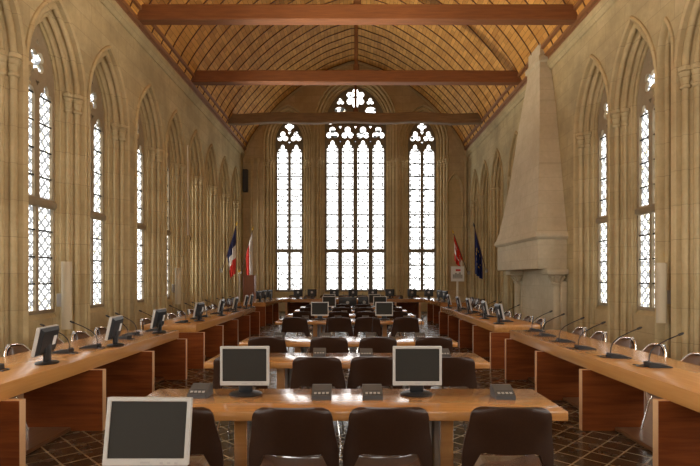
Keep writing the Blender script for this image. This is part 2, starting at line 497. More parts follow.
# ---- side walls
LEFT = [(6.87, 0.83, 0.83), (8.63, 0.83, 0.83), (10.45, 0.83, 0.83), (12.55, 0.83, 0.83), (14.4, 0.80, 0.85), (16.25, 0.78, 0.85), (18.0, 0.78, 0.85), (19.85, 0.78, 0.85), (21.7, 0.78, 0.85)]
LEFT_OFF = [4.9, 2.95, 1.0, -1.0, -2.95]  # out-of-frame window bays, added for their light
RIGHT = [(7.42, 0.75, 0.95, 0), (9.5, 0.78, 1.15, 0), (11.1, 0.78, 1.12, 0), (16.25, 0.72, 0.9, 1), (18.4, 0.70, 0.9, 1), (20.1, 0.66, 0.95, 1), (21.7, 0.64, 0.95, 1)]
RIGHT_OFF = [5.5, 3.6, 1.7, -0.2, -2.1]  # matching unseen bays on the right, also added for light
ZSP = 4.85
def wall_side(name, to3, bays):
    loops = [[(YB-0.5, -0.2), (YF+0.6, -0.2), (YF+0.6, 7.45), (YB-0.5, 7.45)]]
    for s0, a, zs, c, z0 in bays:
        loops.append([(s0+x, z) for x, z in arch_path(a, zs, c, 0.0, z0)])
    bm = newbm(); plate(bm, loops, to3, 0.0, 0.85)
    return struct(obj(name, bm, M['wall_side'], smooth=0))
bays = [(s, a, ZSP, c, 0.0) for s, a, c in LEFT] + [(s, 0.83, ZSP, 0.83, 0.0) for s in LEFT_OFF]
wall_side('wall_left', toL, bays)
bays = [(s, a, ZSP, c, 0.0) for s, a, c, b in RIGHT] + [(s, 0.77, ZSP, 0.95, 0.0) for s in RIGHT_OFF] + [(8.455, 0.18, 5.30, 0.75, 0.0)]
wall_side('wall_right', toR, bays)
for s, a, c in LEFT: side_bay('left', s, a, ZSP, c)
for s in LEFT_OFF: side_bay('left', s, 0.83, ZSP, 0.83, full=False)
for s, a, c, b in RIGHT: side_bay('right', s, a, ZSP, c, blind=bool(b))
for s in RIGHT_OFF: side_bay('right', s, 0.77, ZSP, 0.95, full=False)
# narrow blind lancet between two right-hand bays
bm = newbm()
PN = [(-0.04, 0.02), (-0.04, -0.03), (-0.01, -0.05), (0.012, -0.02), (0.015, 0.04)] + arc(0.06, 0.09, 0.042, -165, 70, 6) + [(0.08, 0.16), (0.09, 0.30)]
loft_surround(bm, toR, 8.455, 0.18, 5.30, 0.75, PN, 0.0)
plate(bm, [arch_path(0.18, 5.30, 0.75, 0.07, 0.0)], lambda x, z, v: toR(8.455+x, z, v), 0.26, 0.40)
struct(obj('trim_1', bm, M['moulding'], smooth=35))

# ---- far wall
FW = [(-2.95, 1.075, 7.82, 0.645, 'n'), (0.11, 1.85, 8.56, 0.57, 'c'), (3.20, 1.075, 7.82, 0.645, 'n')]
loops = [[(XL-0.9, -0.2), (XR+0.9, -0.2), (XR+0.9, 12.2), (XL-0.9, 12.2)]]
for s0, a, zs, c, k in FW: loops.append([(s0+x, z) for x, z in arch_path(a, zs, c, 0.0, 0.0, n=14)])
NICHE = (4.62, 0.36, 5.55, 0.62)
loops.append([(NICHE[0]+x, z) for x, z in arch_path(NICHE[1], NICHE[2], NICHE[3], 0.0, 2.2)])
bm = newbm(); plate(bm, loops, toF, 0.0, 0.9)
struct(obj('wall_far', bm, M['wall_far'], smooth=0))
def grand_window(toF, s0, a, zs, c, k, glass):
    WIN_N[0] += 1
    root = sempty('window_%d' % WIN_N[0], toF(s0, 0, 0.2)); off = -root.location
    def lk(name, bm, mat, smooth=40):
        bmesh.ops.translate(bm, verts=bm.verts, vec=off); return obj(name, bm, mat, root, smooth=smooth)
    bm = newbm(); loft_surround(bm, toF, s0, a, zs, c, PROFB, 0.0); lk('arch_surround', bm, M['moulding_far'], 35)
    for sg in (-1, 1):
        for (u, v, r) in SHAFTSB:
            bm = newbm(); lathe(bm, [(q*r, z) for q, z in CAP_PROF], toF(s0+sg*(a-u), min(zs, 6.9), v), 12); lk('capital', bm, M['moulding_far'], 30)
    ag = a - 0.43; sill = 0.97
    bm = newbm()
    prism(bm, [(0.40, 0.0), (0.40, sill-0.12), (0.52, sill-0.02), (0.65, sill-0.02), (0.65, 0.0)], lambda v, z, t: toF(s0+t, z, v), -(ag+0.03), ag+0.03)
    lk('sill', bm, M['moulding_far'])
    loops = [arch_path(a, zs, c, 0.40, sill-0.03, n=14)]
    quads = []
    if k == 'c':
        for cx in (-1.065, -0.355, 0.355, 1.065):
            loops.append(rect(cx, 0.255, sill+0.04, 2.74)); loops.append(light_hole(cx, 0.255, 2.9, 7.52, 1.6))
            quads.append((cx-0.29, cx+0.29, sill, 8.02))
            loops.append(foil(cx, 8.27, 0.30, 3, 90, sz=1.05))
        for cx in (-0.70, 0.0, 0.70): loops.append(tri(cx, 8.56, 0.075))
        for cx in (-0.70, 0.0, 0.70): loops.append(tri(cx, 7.90, 0.05))
        for sg in (-1, 1):
            loops.append(foil(sg*0.71, 9.12, 0.40, 3, 90, sx=1.38, sz=0.95))
            loops.append(foil(sg*0.69, 9.74, 0.17, 3, 90))
            loops.append(tri(sg*0.12, 8.84, 0.06, True)); loops.append(tri(sg*1.16, 8.73, 0.07, True))
        loops.append(foil(0, 9.90, 0.45, 6, 90, pts=60))
        quads += [(-1.39, 1.39, 8.03, 10.38)]
    else:
        for cx in (-0.315, 0.315):
            loops.append(rect(cx, 0.248, sill+0.04, 2.74)); loops.append(light_hole(cx, 0.248, 2.9, 7.32, 1.65))
            quads.append((cx-0.28, cx+0.28, sill, 7.85))
            loops.append(foil(cx*0.98, 8.10, 0.26, 3, 90))
        loops.append(tri(0, 8.30, 0.085)); loops.append(tri(0, 7.84, 0.06)); loops.append(foil(0, 8.58, 0.19, 4, 0, sx=1.1))
        quads.append((-0.63, 0.63, 7.86, 8.82))
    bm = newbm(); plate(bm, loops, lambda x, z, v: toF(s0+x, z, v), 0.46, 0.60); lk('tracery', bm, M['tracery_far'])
    bm = newbm(); glass_quads(bm, toF, s0, quads, 0.53); lk('painted_glass', bm, glass, 0)
    bm = newbm(); z = sill + 0.58
    while z < 7.6:
        if abs(z-2.8) > 0.2: tube(bm, [toF(s0-ag, z, 0.505), toF(s0+ag, z, 0.505)], 0.03, 6)
        z += 0.59
    lk('saddle_bar', bm, M['bar'])
for q in FW: grand_window(toF, *q, M['glass_far'])
bm = newbm()
loft_surround(bm, toF, NICHE[0], NICHE[1], NICHE[2], NICHE[3], [(-0.05, 0.02), (-0.05, -0.04), (0.0, -0.06), (0.03, 0.0), (0.05, 0.10), (0.07, 0.22)], 2.2)
plate(bm, [arch_path(NICHE[1], NICHE[2], NICHE[3], 0.05, 2.2)], lambda x, z, v: toF(NICHE[0]+x, z, v), 0.16, 0.30)
prism(bm, rect(NICHE[0], 0.33, 2.2, 5.35), toF, 0.02, 0.16)
struct(obj('trim_2', bm, M['moulding_far'], smooth=35))
# slender wall shafts between the far windows and in the corners
bm = newbm()
for x in (-4.62, -4.32, -1.80, 2.02, 4.28, 5.12):
    lathe(bm, [(0.10, 0), (0.10, 0.35), (0.055, 0.45), (0.055, 6.7), (0.10, 6.85), (0.115, 6.92), (0.115, 6.98), (0.02, 7.0)], (x, YF-0.03, 0), 12)
struct(obj('trim_3', bm, M['moulding_far'], smooth=35))
# back wall behind the camera
def toB(s_, z, v): return Vector((s_, YB - v, z))
loops = [[(XL-0.9, -0.2), (XR+0.9, -0.2), (XR+0.9, 12.2), (XL-0.9, 12.2)]]
for s0, a, zs, c, k in FW: loops.append([(s0+x, z) for x, z in arch_path(a, zs, c, 0.0, 0.0, n=14)])
bm = newbm(); plate(bm, loops, toB, 0.0, 0.9)
struct(obj('wall_back', bm, M['wall_far'], smooth=0))
for q in FW: grand_window(toB, *q, M['glass_fill_back'])  # unseen windows added to fill the hall from behind

# ---- vaulted ceiling
CTRL = [(0, 11.42), (0.7, 11.22), (1.40, 10.93), (2.50, 10.25), (3.27, 9.65), (3.87, 9.05), (4.38, 8.45), (4.82, 7.80), (5.10, 7.15)]
def catmull(P, n=4):
    out = []
    P2 = [(-P[1][0]*0.9, P[1][1]-0.02)] + P + [(2*P[-1][0]-P[-2][0], 2*P[-1][1]-P[-2][1])]
    for i in range(1, len(P2)-2):
        for j in range(n):
            t = j/n; p0, p1, p2, p3 = P2[i-1:i+3]
            out.append(tuple(0.5*((2*p1[k])+(-p0[k]+p2[k])*t+(2*p0[k]-5*p1[k]+4*p2[k]-p3[k])*t*t+(-p0[k]+3*p1[k]-3*p2[k]+p3[k])*t**3) for k in (0, 1)))
    out.append(P[-1]); return out
half = catmull(CTRL)
prof = [(XC-x, z) for x, z in half[::-1]] + [(XC+x, z) for x, z in half[1:]]
alen = [0]
for a, b in zip(prof, prof[1:]): alen.append(alen[-1] + math.hypot(b[0]-a[0], b[1]-a[1]))
bm = newbm(); uvl = bm.loops.layers.uv.new('UVMap')
NY = 28; ys = [YB-0.3 + (YF+0.05-YB+0.3)*i/NY for i in range(NY+1)]
inner = [[bm.verts.new((x, y, z)) for x, z in prof] for y in ys]
for i in range(NY):
    for j in range(len(prof)-1):
        f = bm.faces.new([inner[i][j], inner[i][j+1], inner[i+1][j+1], inner[i+1][j]])
        for lp, (yy, aa) in zip(f.loops, [(ys[i], alen[j]), (ys[i], alen[j+1]), (ys[i+1], alen[j+1]), (ys[i+1], alen[j])]): lp[uvl].uv = (yy, aa)
outer = [[bm.verts.new((XC+(x-XC)*1.04, y, z+0.2)) for x, z in prof] for y in (ys[0], ys[-1])]
for j in range(len(prof)-1):
    bm.faces.new([outer[0][j], outer[1][j], outer[1][j+1], outer[0][j+1]])
ceil = struct(obj('ceiling', bm, M['vault'], smooth=60, recalc=False))
bm = newbm(); y = YB + 0.1
while y < YF:
    for j in range(len(prof)-1):
        (x0, z0), (x1, z1) = prof[j], prof[j+1]
        def inn(x, z, d):
            v = Vector((XC-x, 7.6-z)).normalized()*d; return x+v.x, z+v.y
        a0, a1 = inn(x0, z0, 0.028), inn(x1, z1, 0.028)
        for yy0, yy1 in ((y-0.011, y+0.011),):
            v = [bm.verts.new(p) for p in [(a0[0], yy0, a0[1]), (a1[0], yy0, a1[1]), (a1[0], yy1, a1[1]), (a0[0], yy1, a0[1]), (x0, yy0, z0), (x1, yy0, z1), (x1, yy1, z1), (x0, yy1, z0)]]
            for q in ((0,1,2,3), (0,4,5,1), (3,2,6,7)): bm.faces.new([v[k] for k in q])
    y += 0.60
obj('rib', bm, M['rib'], ceil, smooth=0)
# moulding where the vault meets the far wall
bm = newbm()
for j in range(len(prof)-1):
    (x0, z0), (x1, z1) = prof[j], prof[j+1]
    def inn2(x, z, d):
        v = Vector((XC-x, 7.6-z)).normalized()*d; return x+v.x, z+v.y
    b0, b1 = inn2(x0, z0, 0.10), inn2(x1, z1, 0.10)
    v = [bm.verts.new(p) for p in [(x0, YF-0.06, z0), (x1, YF-0.06, z1), (b1[0], YF-0.06, b1[1]), (b0[0], YF-0.06, b0[1]), (b1[0], YF+0.02, b1[1]), (b0[0], YF+0.02, b0[1])]]
    bm.faces.new([v[0], v[1], v[2], v[3]]); bm.faces.new([v[3], v[2], v[4], v[5]])
struct(obj('trim_4', bm, M['moulding_far'], smooth=0))

# wall plates (timber) and stone string course
for nm, X, sg in (('trim_5', XL, 1), ('trim_6', XR, -1)):
    bm = newbm()
    P = [(-0.1, 7.30), (0.10, 7.30), (0.10, 7.36), (0.16, 7.38), (0.16, 7.47), (0.10, 7.49), (0.10, 7.58), (0.24, 7.62), (0.24, 7.70), (0.10, 7.86), (-0.1, 7.9)]
    prism(bm, P, lambda u, z, t, X=X, sg=sg: Vector((X + sg*u, t, z)), YB-0.2, YF)
    struct(obj(nm, bm, M['plate_wood'], smooth=0))
for nm, X, sg in (('trim_7', XL, 1), ('trim_8', XR, -1)):
    bm = newbm()
    P = [(-0.1, 7.02), (0.03, 7.05), (0.08, 7.14), (0.10, 7.18), (0.10, 7.295), (-0.1, 7.295)]
    prism(bm, P, lambda u, z, t, X=X, sg=sg: Vector((X + sg*u, t, z)), YB-0.2, YF)
    struct(obj(nm, bm, M['wall_side'], smooth=0))

# tie beams with king posts
def tie_beam(y, z0, z1, mat, wob, post, i):
    root = sempty('tie_beam', (XC, y, z0))
    bm = newbm(); n = 14; rings = []
    for k in range(n+1):
        x = -HW-0.1 + (2*HW+0.2)*k/n
        dz = wob*math.sin(PI*k/n)*0.5 + wob*0.35*math.sin(k*1.7+i)
        rings.append([bm.verts.new((x, yy, zz+dz)) for yy, zz in ((-0.14, 0.02), (-0.12, 0), (0.12, 0), (0.14, 0.02), (0.14, z1-z0-0.02), (0.12, z1-z0), (-0.12, z1-z0), (-0.14, z1-z0-0.02))])
    for a, b in zip(rings, rings[1:]):
        for q in range(8): bm.faces.new([a[q], a[(q+1)%8], b[(q+1)%8], b[q]])
    bm.faces.new(rings[0]); bm.faces.new(rings[-1][::-1])
    obj('beam', bm, mat, root, smooth=0)
    bm = newbm(); zz = z1-z0
    box(bm, -0.05, 0.05, -0.05, 0.05, zz-0.03, 11.45-z0, bevel=0.015, seg=1)
    box(bm, -0.09, 0.09, -0.09, 0.09, zz-0.02, zz+0.22, bevel=0.03, seg=1)
    obj('king_post', bm, M['rib'], root, smooth=0)
tie_beam(11.62, 7.40, 7.75, M['beam'], 0.0, True, 1)
tie_beam(15.5, 7.47, 7.83, M['beam'], 0.01, True, 2)
tie_beam(19.85, 7.55, 7.93, M['beam_old'], 0.09, True, 3)
tie_beam(7.7, 7.40, 7.75, M['beam'], 0.0, True, 1)
tie_beam(3.8, 7.40, 7.75, M['beam'], 0.0, True, 1)

# ---- floor
bm = newbm(); box(bm, XL-0.9, XR+0.9, YB-0.5, YF+0.9, -0.2, 0.0)
struct(obj('floor', bm, M['floor'], smooth=0))
def platform(nm, x0, x1):
    bm = newbm(); box(bm, x0, x1, -1.0, 16.0, 0.0, 0.04, bevel=0.006, seg=1)
    struct(obj(nm, bm, M['platform'], smooth=0))
PLZ = 0.04
platform('platform_left', XL+0.02, -2.93); platform('platform_right', 2.73, XR-0.02)

# ------------------------------------------------------------------ fireplace
fp = thing('fireplace', 'tall pale stone fireplace with tapering hood rising up the right wall', 'fireplace', (XR, 14.1, 0))
def fpb(name, bm, parent=fp, smooth=30):
    bmesh.ops.translate(bm, verts=bm.verts, vec=-Vector(fp.location)); return obj(name, bm, M['fire_stone'], parent, smooth=smooth)
bm = newbm()
yc0, yc1 = 12.40, 15.85
lv = [(4.46, yc0-0.03, yc1+0.04, 2.52), (4.41, yc0-0.09, yc1+0.10, 2.58), (4.42, yc0-0.08, yc1+0.09, 2.64), (4.47, yc0-0.01, yc1-0.02, 2.76), (4.50, yc0+0.04, yc1-0.16, 2.95),
      (4.55, yc0+0.14, yc1-0.38, 3.4), (4.66, yc0+0.36, yc1-0.80, 4.5), (4.79, yc0+0.68, yc1-1.16, 6.0), (4.91, yc0+1.0, yc1-1.47, 7.1), (4.91, yc0+1.0, yc1-1.47, 7.25), (4.87, yc0+0.95, yc1-1.42, 7.29), (4.87, yc0+0.95, yc1-1.42, 7.40), (4.93, yc0+1.05, yc1-1.52, 7.46), (4.93, yc0+1.05, yc1-1.52, 8.4)]
rows = [[bm.verts.new(p) for p in [(XR+0.02, y0, z), (x, y0, z), (x, y1, z), (XR+0.02, y1, z)]] for x, y0, y1, z in lv]
for a, b in zip(rows, rows[1:]):
    for q in range(4): bm.faces.new([a[q], a[(q+1)%4], b[(q+1)%4], b[q]])
bm.faces.new(rows[0][::-1]); bm.faces.new(rows[-1])
fpb('hood', bm, smooth=20)
bm = newbm(); box(bm, 4.49, XR+0.02, yc0, yc1, 1.80, 2.53, bevel=0.015, seg=2); fpb('lintel', bm)
for yy in (12.52, 15.45):
    bm = newbm()
    lathe(bm, [(0.17, 0.0), (0.17, 0.18), (0.13, 0.24), (0.14, 0.28), (0.10, 0.33), (0.10, 1.42)], (5.0, yy, 0), 16)
    box(bm, 5.05, XR, yy-0.15, yy+0.15, 0, 1.5, bevel=0.02, seg=1)
    cl = fpb('column', bm)
    bm = newbm()
    lathe(bm, [(0.105, 1.40), (0.135, 1.42), (0.135, 1.45), (0.11, 1.47), (0.125, 1.55), (0.19, 1.64), (0.22, 1.66)], (5.0, yy, 0), 16)
    box(bm, 4.68, XR, yy-0.25, yy+0.22, 1.66, 1.80, bevel=0.03, seg=2)
    for k in range(8):
        a = k*PI/4
        tube(bm, [(5.0+0.11*math.cos(a), yy+0.11*math.sin(a), 1.48), (5.0+0.17*math.cos(a), yy+0.17*math.sin(a), 1.58), (5.0+0.21*math.cos(a), yy+0.21*math.sin(a), 1.61)], 0.03, 6)
    fpb('capital', bm)
bm = newbm(); box(bm, 5.08, XR+0.02, 12.7, 15.3, 0.0, 1.80); fpb('fire_back', bm)
bm = newbm(); box(bm, 4.62, XR, 12.35, 15.8, PLZ+0.001, 0.16, bevel=0.015, seg=1); fpb('hearth', bm)

# ------------------------------------------------------------------ wall lamps (white tubes, up-lights)
def wall_lamp(X, y, sg, zb, zt, label):
    r = 0.078
    t = thing('wall_lamp', label, 'wall lamp', (X, y, zb), 0, 'cream tube lamps along the stone walls')
    xo = sg*0.16
    bm = newbm()
    lathe(bm, [(0.0, 0.0), (r, 0.0), (r, zt-zb), (r-0.012, zt-zb), (r-0.012, 0.25), (0, 0.25)], (xo, 0, 0), 20)
    obj('tube', bm, M['cream'], t)
    bm = newbm()
    h = (zt-zb)*0.42
    box(bm, min(0, xo), max(0, xo), -0.025, 0.025, h-0.1, h+0.12, bevel=0.008, seg=1)
    obj('bracket', bm, M['steel'], t)
    L = bpy.data.lights.new('uplight', 'SPOT'); L.energy = LAMP; L.color = (1.0, 0.86, 0.66)
    L.spot_size = math.radians(68); L.spot_blend = 0.8; L.shadow_soft_size = 0.06
    lo = bpy.data.objects.new('uplight', L); COL.objects.link(lo); lo.parent = t
    lo.location = (xo, 0, zt-zb-0.02); lo.rotation_euler = (PI, sg*math.radians(42), 0)
LAMP = 1900
wall_lamp(XL, 8.62, 1, 0.72, 1.86, 'cream tube lamp on the left wall, beside the nearest window')
wall_lamp(XL, 14.1, 1, 0.85, 1.86, 'cream tube lamp on the left wall, further from the camera')
wall_lamp(XR, 8.33, -1, 0.85, 1.83, 'cream tube lamp on the right wall near the window')
for X, sg, nm in ((XL, 1, 'left'), (XR, -1, 'right')):
    wall_lamp(X, 3.4, sg, 0.85, 1.86, 'added cream tube lamp on the %s wall, unseen beside the camera' % nm)  # out-of-frame pair added as extra light on the vault

# ------------------------------------------------------------------ chair prototype
def sm(x, a, b):
    t = max(0, min(1, (x-a)/(b-a))); return t*t*(3-2*t)

def back_bm(pad=False, r=0.065, zt=0.85, rim=False):
    bm = newbm(); ns, nt = 22, 14
    def P(i, j, off):
        s = -1 + 2*i/ns; t = j/nt
        zb = 0.575 - 0.125*sm(abs(s), 0.60, 0.84)
        # height along the column, rounding at the top corners
        tt = 1-(1-t)**1.25
        z = zb + (zt - zb)*tt
        w = 0.232 + 0.036*(1-sm(z, 0.52, 0.80))
        if z > zt - r:
            q = (z-(zt-r))/r; w = w - r + r*math.sqrt(max(0, 1-q*q*0.985))
        if pad:
            w *= 0.93; z = zb + 0.015 + (z-zb)*(1 - 0.03/(zt-zb))
        x = s*w
        crown = 0.008*(1-s*s)*sm(z, 0.78, 0.85)
        yb = -0.215 - 0.16*(z-0.45) + 0.085*s*s*(1-0.35*sm(z, 0.6, 0.85)) - 0.02*sm(z, 0.6, 0.85)
        return Vector((x, yb + off*(1 - 0.5*s**6), z + crown))
    if rim:
        pts = [P(0, j, 0.0) for j in range(nt+1)] + [P(i, nt, 0.0) for i in range(1, ns)] + [P(ns, j, 0.0) for j in range(nt, -1, -1)]
        q = [pts[0]]
        for p in pts[1:]:
            if (p-q[-1]).length > 0.012: q.append(p)
        tube(bm, q, 0.013, 8)
        return bm
    fr = [[bm.verts.new(P(i, j, 0.036 if pad else 0.022)) for j in range(nt+1)] for i in range(ns+1)]
    bk = [[bm.verts.new(P(i, j, 0.015 if pad else -0.014)) for j in range(nt+1)] for i in range(ns+1)]
    for i in range(ns):
        for j in range(nt):
            bm.faces.new([fr[i][j], fr[i+1][j], fr[i+1][j+1], fr[i][j+1]])
            bm.faces.new([bk[i][j], bk[i][j+1], bk[i+1][j+1], bk[i+1][j]])
    for i in range(ns):
        for j in (0, nt): bm.faces.new([fr[i][j], fr[i+1][j], bk[i+1][j], bk[i][j]])
    for j in range(nt):
        for i in (0, ns): bm.faces.new([fr[i][j], fr[i][j+1], bk[i][j+1], bk[i][j]])
    return bm

def seat_bm():
    bm = newbm(); ns, nt = 16, 16
    def P(i, j, top):
        s = -1+2*i/ns; t = j/nt
        y = -0.225 + 0.45*t
        w = 0.235 - 0.03*t
        # rounded corners
        e = max(abs(2*t-1)-0.75, 0)/0.25
        w *= math.sqrt(max(0.0, 1-0.35*e*e))
        z = 0.445 + 0.012*(1-sm(t, 0.0, 0.15)) + 0.03*s**4 - 0.03*sm(t, 0.75, 1.0)
        if not top: z -= 0.035*(1-0.6*abs(s)**4)
        return Vector((s*w, y, z))
    A = [[bm.verts.new(P(i, j, True)) for j in range(nt+1)] for i in range(ns+1)]
    B = [[bm.verts.new(P(i, j, False)) for j in range(nt+1)] for i in range(ns+1)]
    for i in range(ns):
        for j in range(nt):
            bm.faces.new([A[i][j], A[i+1][j], A[i+1][j+1], A[i][j+1]]); bm.faces.new([B[i][j], B[i][j+1], B[i+1][j+1], B[i+1][j]])
    for i in range(ns):
        for j in (0, nt): bm.faces.new([A[i][j], A[i+1][j], B[i+1][j], B[i][j]])
    for j in range(nt):
        for i in (0, ns): bm.faces.new([A[i][j], A[i][j+1], B[i][j+1], B[i][j]])
    return bm

def make_chair(tub=False):
    t = thing('tub_chair' if tub else 'shell_chair', '', 'chair')
    kw = dict(r=0.17, zt=0.80) if tub else {}
    obj('backrest', back_bm(**kw), M['leather'], t, smooth=50)
    obj('back_pad', back_bm(True, **kw), M['pad'], t, smooth=50)
    if tub: obj('rim', back_bm(rim=True, **kw), M['chrome'], t, smooth=50)['label'] = 'shiny metal rim'
    obj('seat', seat_bm(), M['seat'], t, smooth=50)
    bm = newbm()
    for sx in (-1, 1):
        tube(bm, [(sx*0.15, -0.17, 0.405), (sx*0.15, 0.15, 0.395)], 0.011, 8)
    tube(bm, [(-0.15, -0.05, 0.40), (0.15, -0.05, 0.40)], 0.011, 8)
    tube(bm, [(-0.15, 0.10, 0.398), (0.15, 0.10, 0.398)], 0.011, 8)
    obj('seat_frame', bm, M['chrome'], t)
    for sx in (-1, 1):
        for sy in (-1, 1):
            bm = newbm()
            tube(bm, [(sx*0.15, sy*0.14-0.01, 0.40), (sx*0.175, sy*0.175, 0.30), (sx*0.225, sy*0.225, 0.012)], 0.011, 8)
            tube(bm, [(sx*0.225, sy*0.225, 0.012), (sx*0.2265, sy*0.2265, 0.0)], 0.015, 8)
            obj('leg', bm, M['chrome'], t)
    return t
CHAIRS = {}
def place_chair(x, y, z, rz, label, group, tub=False):
    if tub not in CHAIRS:
        c = CHAIRS[tub] = make_chair(tub)
        c.location = (x, y, z); c.rotation_euler = (0, 0, rz); c['label'] = label; c['group'] = group
        return c
    return dup(CHAIRS[tub], label, (x, y, z), rz, group)

# ------------------------------------------------------------------ monitor prototypes (screen faces -Y in local space)
def make_monitor(frame_mat, back_mat, sticker, tilt=0.0):
    t = thing('computer_monitor', '', 'monitor')
    w, h, z0 = 0.174, 0.278, 0.075
    bm = newbm()
    b = 0.017
    plate(bm, [rect(0, w, z0, z0+h), rect(0, w-b, z0+b+0.012, z0+h-b)], lambda x, z, v: Vector((x, v, z)), -0.022, 0.012)
    obj('bezel', bm, frame_mat, t, smooth=0)
    for o_ in t.children:
        md = o_.modifiers.new('bevel', 'BEVEL'); md.width = 0.003; md.segments = 2; md.limit_method = 'ANGLE'
    bm = newbm(); box(bm, -w+b, w-b, -0.016, -0.010, z0+b+0.012, z0+h-b); obj('screen', bm, M['screen'], t, smooth=0)
    bm = newbm()
    A = [(-w+0.004, 0.010, z0+0.004), (w-0.004, 0.010, z0+0.004), (w-0.004, 0.010, z0+h-0.004), (-w+0.004, 0.010, z0+h-0.004)]
    B = [(-w+0.035, 0.040, z0+0.04), (w-0.035, 0.040, z0+0.04), (w-0.035, 0.040, z0+h-0.035), (-w+0.035, 0.040, z0+h-0.035)]
    va = [bm.verts.new(p) for p in A]; vb = [bm.verts.new(p) for p in B]
    bm.faces.new(va); bm.faces.new(vb[::-1])
    for k in range(4): bm.faces.new([va[k], va[(k+1)%4], vb[(k+1)%4], vb[k]])
    bc = obj('back_cover', bm, back_mat, t, smooth=30)
    if sticker == 'label':
        bm = newbm(); box(bm, -0.115, -0.055, 0.0395, 0.0415, z0+0.10, z0+0.19); obj('sticker', bm, M['paper'], bc, smooth=0)['label'] = 'white rectangular sticker'
    if sticker == 'round':
        bm = newbm(); lathe(bm, [(0.0, 0.0), (0.045, 0.0), (0.045, 0.003), (0.0, 0.003)], (0, 0, 0), 20)
        bmesh.ops.rotate(bm, verts=bm.verts, cent=(0, 0, 0), matrix=Matrix.Rotation(-PI/2, 3, 'X'))
        bmesh.ops.translate(bm, verts=bm.verts, vec=(0, 0.039, z0+0.16)); obj('emblem', bm, M['silver'], bc)['label'] = 'pale round emblem'
    bm = newbm(); box(bm, -0.05, 0.05, 0.012, 0.05, 0.015, z0+0.12, bevel=0.012, seg=2); obj('neck', bm, M['black'], t)
    bm = newbm()
    lathe(bm, [(0.0, 0.0), (0.115, 0.0), (0.118, 0.008), (0.10, 0.018), (0.03, 0.024), (0.0, 0.024)], (0, 0, 0), 28)
    bmesh.ops.scale(bm, verts=bm.verts, vec=(1, 0.85, 1)); bmesh.ops.translate(bm, verts=bm.verts, vec=(0, 0.03, 0))
    obj('base', bm, M['black'], t)
    for k in range(3):
        bm = newbm(); box(bm, 0.06+0.03*k, 0.074+0.03*k, -0.0235, -0.0215, z0+0.008, z0+0.016)
        obj('button', bm, M['greybtn'], t, smooth=0)
    bm = newbm(); box(bm, -0.02, 0.02, -0.0235, -0.0215, z0+0.010, z0+0.018)
    obj('badge', bm, M['greybtn'], t, smooth=0)
    if tilt:
        pv = Vector((0, 0.03, z0+0.06)); R = Matrix.Translation(pv) @ Matrix.Rotation(-tilt, 4, 'X') @ Matrix.Translation(-pv)
        for c in t.children:
            if c.name.split('.')[0] in ('neck', 'base'): continue
            c.data.transform(R)
            for g in c.children: g.data.transform(R)
    return t
MONS = {}
def place_monitor(kind, x, y, z, rz, label, group):
    z += 0.0008
    if kind not in MONS:
        m = {'silver': lambda: make_monitor(M['silver'], M['dkgrey'], None), 'desk': lambda: make_monitor(M['silver'], M['black'], 'label', 0.21),
             'head': lambda: make_monitor(M['black'], M['black'], 'round')}[kind]()
        MONS[kind] = m; m.location = (x, y, z); m.rotation_euler = (0, 0, rz); m['label'] = label; m['group'] = group
        return m
    return dup(MONS[kind], label, (x, y, z), rz, group)

# ------------------------------------------------------------------ conference unit and gooseneck microphone prototypes
def make_unit(neck):
    t = thing('conference_unit', '', 'microphone unit')
    bm = newbm()
    P = [(-0.075, 0.0), (0.075, 0.0), (0.075, 0.078), (0.045, 0.082), (-0.075, 0.028)]
    prism(bm, P, lambda y, z, x: Vector((x, y, z)), -0.068, 0.068)
    obj('body', bm, M['dkgrey'], t, smooth=0)
    n = Vector((0, -0.054, 0.12)).normalized()
    def onslope(bm, x0, x1, s0, s1, h=0.003, mi=0):
        d = Vector((0, 0.12, 0.054)).normalized(); o = Vector((0, -0.075, 0.028))
        vs = []
        for hh in (0.0, h):
            for (x, s) in ((x0, s0), (x1, s0), (x1, s1), (x0, s1)): vs.append(bm.verts.new(o + d*s + n*hh + Vector((x, 0, 0))))
        for q in ((4,5,6,7), (0,1,5,4), (1,2,6,5), (2,3,7,6), (3,0,4,7)): bm.faces.new([vs[k] for k in q]).material_index = mi
    bm = newbm(); onslope(bm, -0.055, 0.055, 0.055, 0.118); obj('speaker_grille', bm, M['dkgrey'], t, smooth=0)
    bm = newbm()
    onslope(bm, -0.058, 0.058, 0.011, 0.039, 0.002)
    for k in range(4): onslope(bm, -0.052+0.028*k, -0.034+0.028*k, 0.016, 0.034, 0.006, 1)
    obj('keypad', bm, [M['black'], M['greybtn']], t, smooth=0)
    if neck:
        bm = newbm(); tube(bm, [(0.02, 0.055, 0.075), (0.02, 0.05, 0.16), (0.025, 0.02, 0.23), (0.03, -0.03, 0.28)], 0.0045, 6)
        g = obj('gooseneck', bm, M['black'], t)
        bm = newbm(); tube(bm, [(0.03, -0.028, 0.278), (0.031, -0.065, 0.305)], 0.010, 8); obj('microphone_head', bm, M['black'], g)
    return t
UNITS = {}
def place_unit(neck, x, y, z, rz, label, group):
    z += 0.0008
    if neck not in UNITS:
        m = make_unit(neck); UNITS[neck] = m; m.location = (x, y, z); m.rotation_euler = (0, 0, rz); m['label'] = label; m['group'] = group; return m
    return dup(UNITS[neck], label, (x, y, z), rz, group)

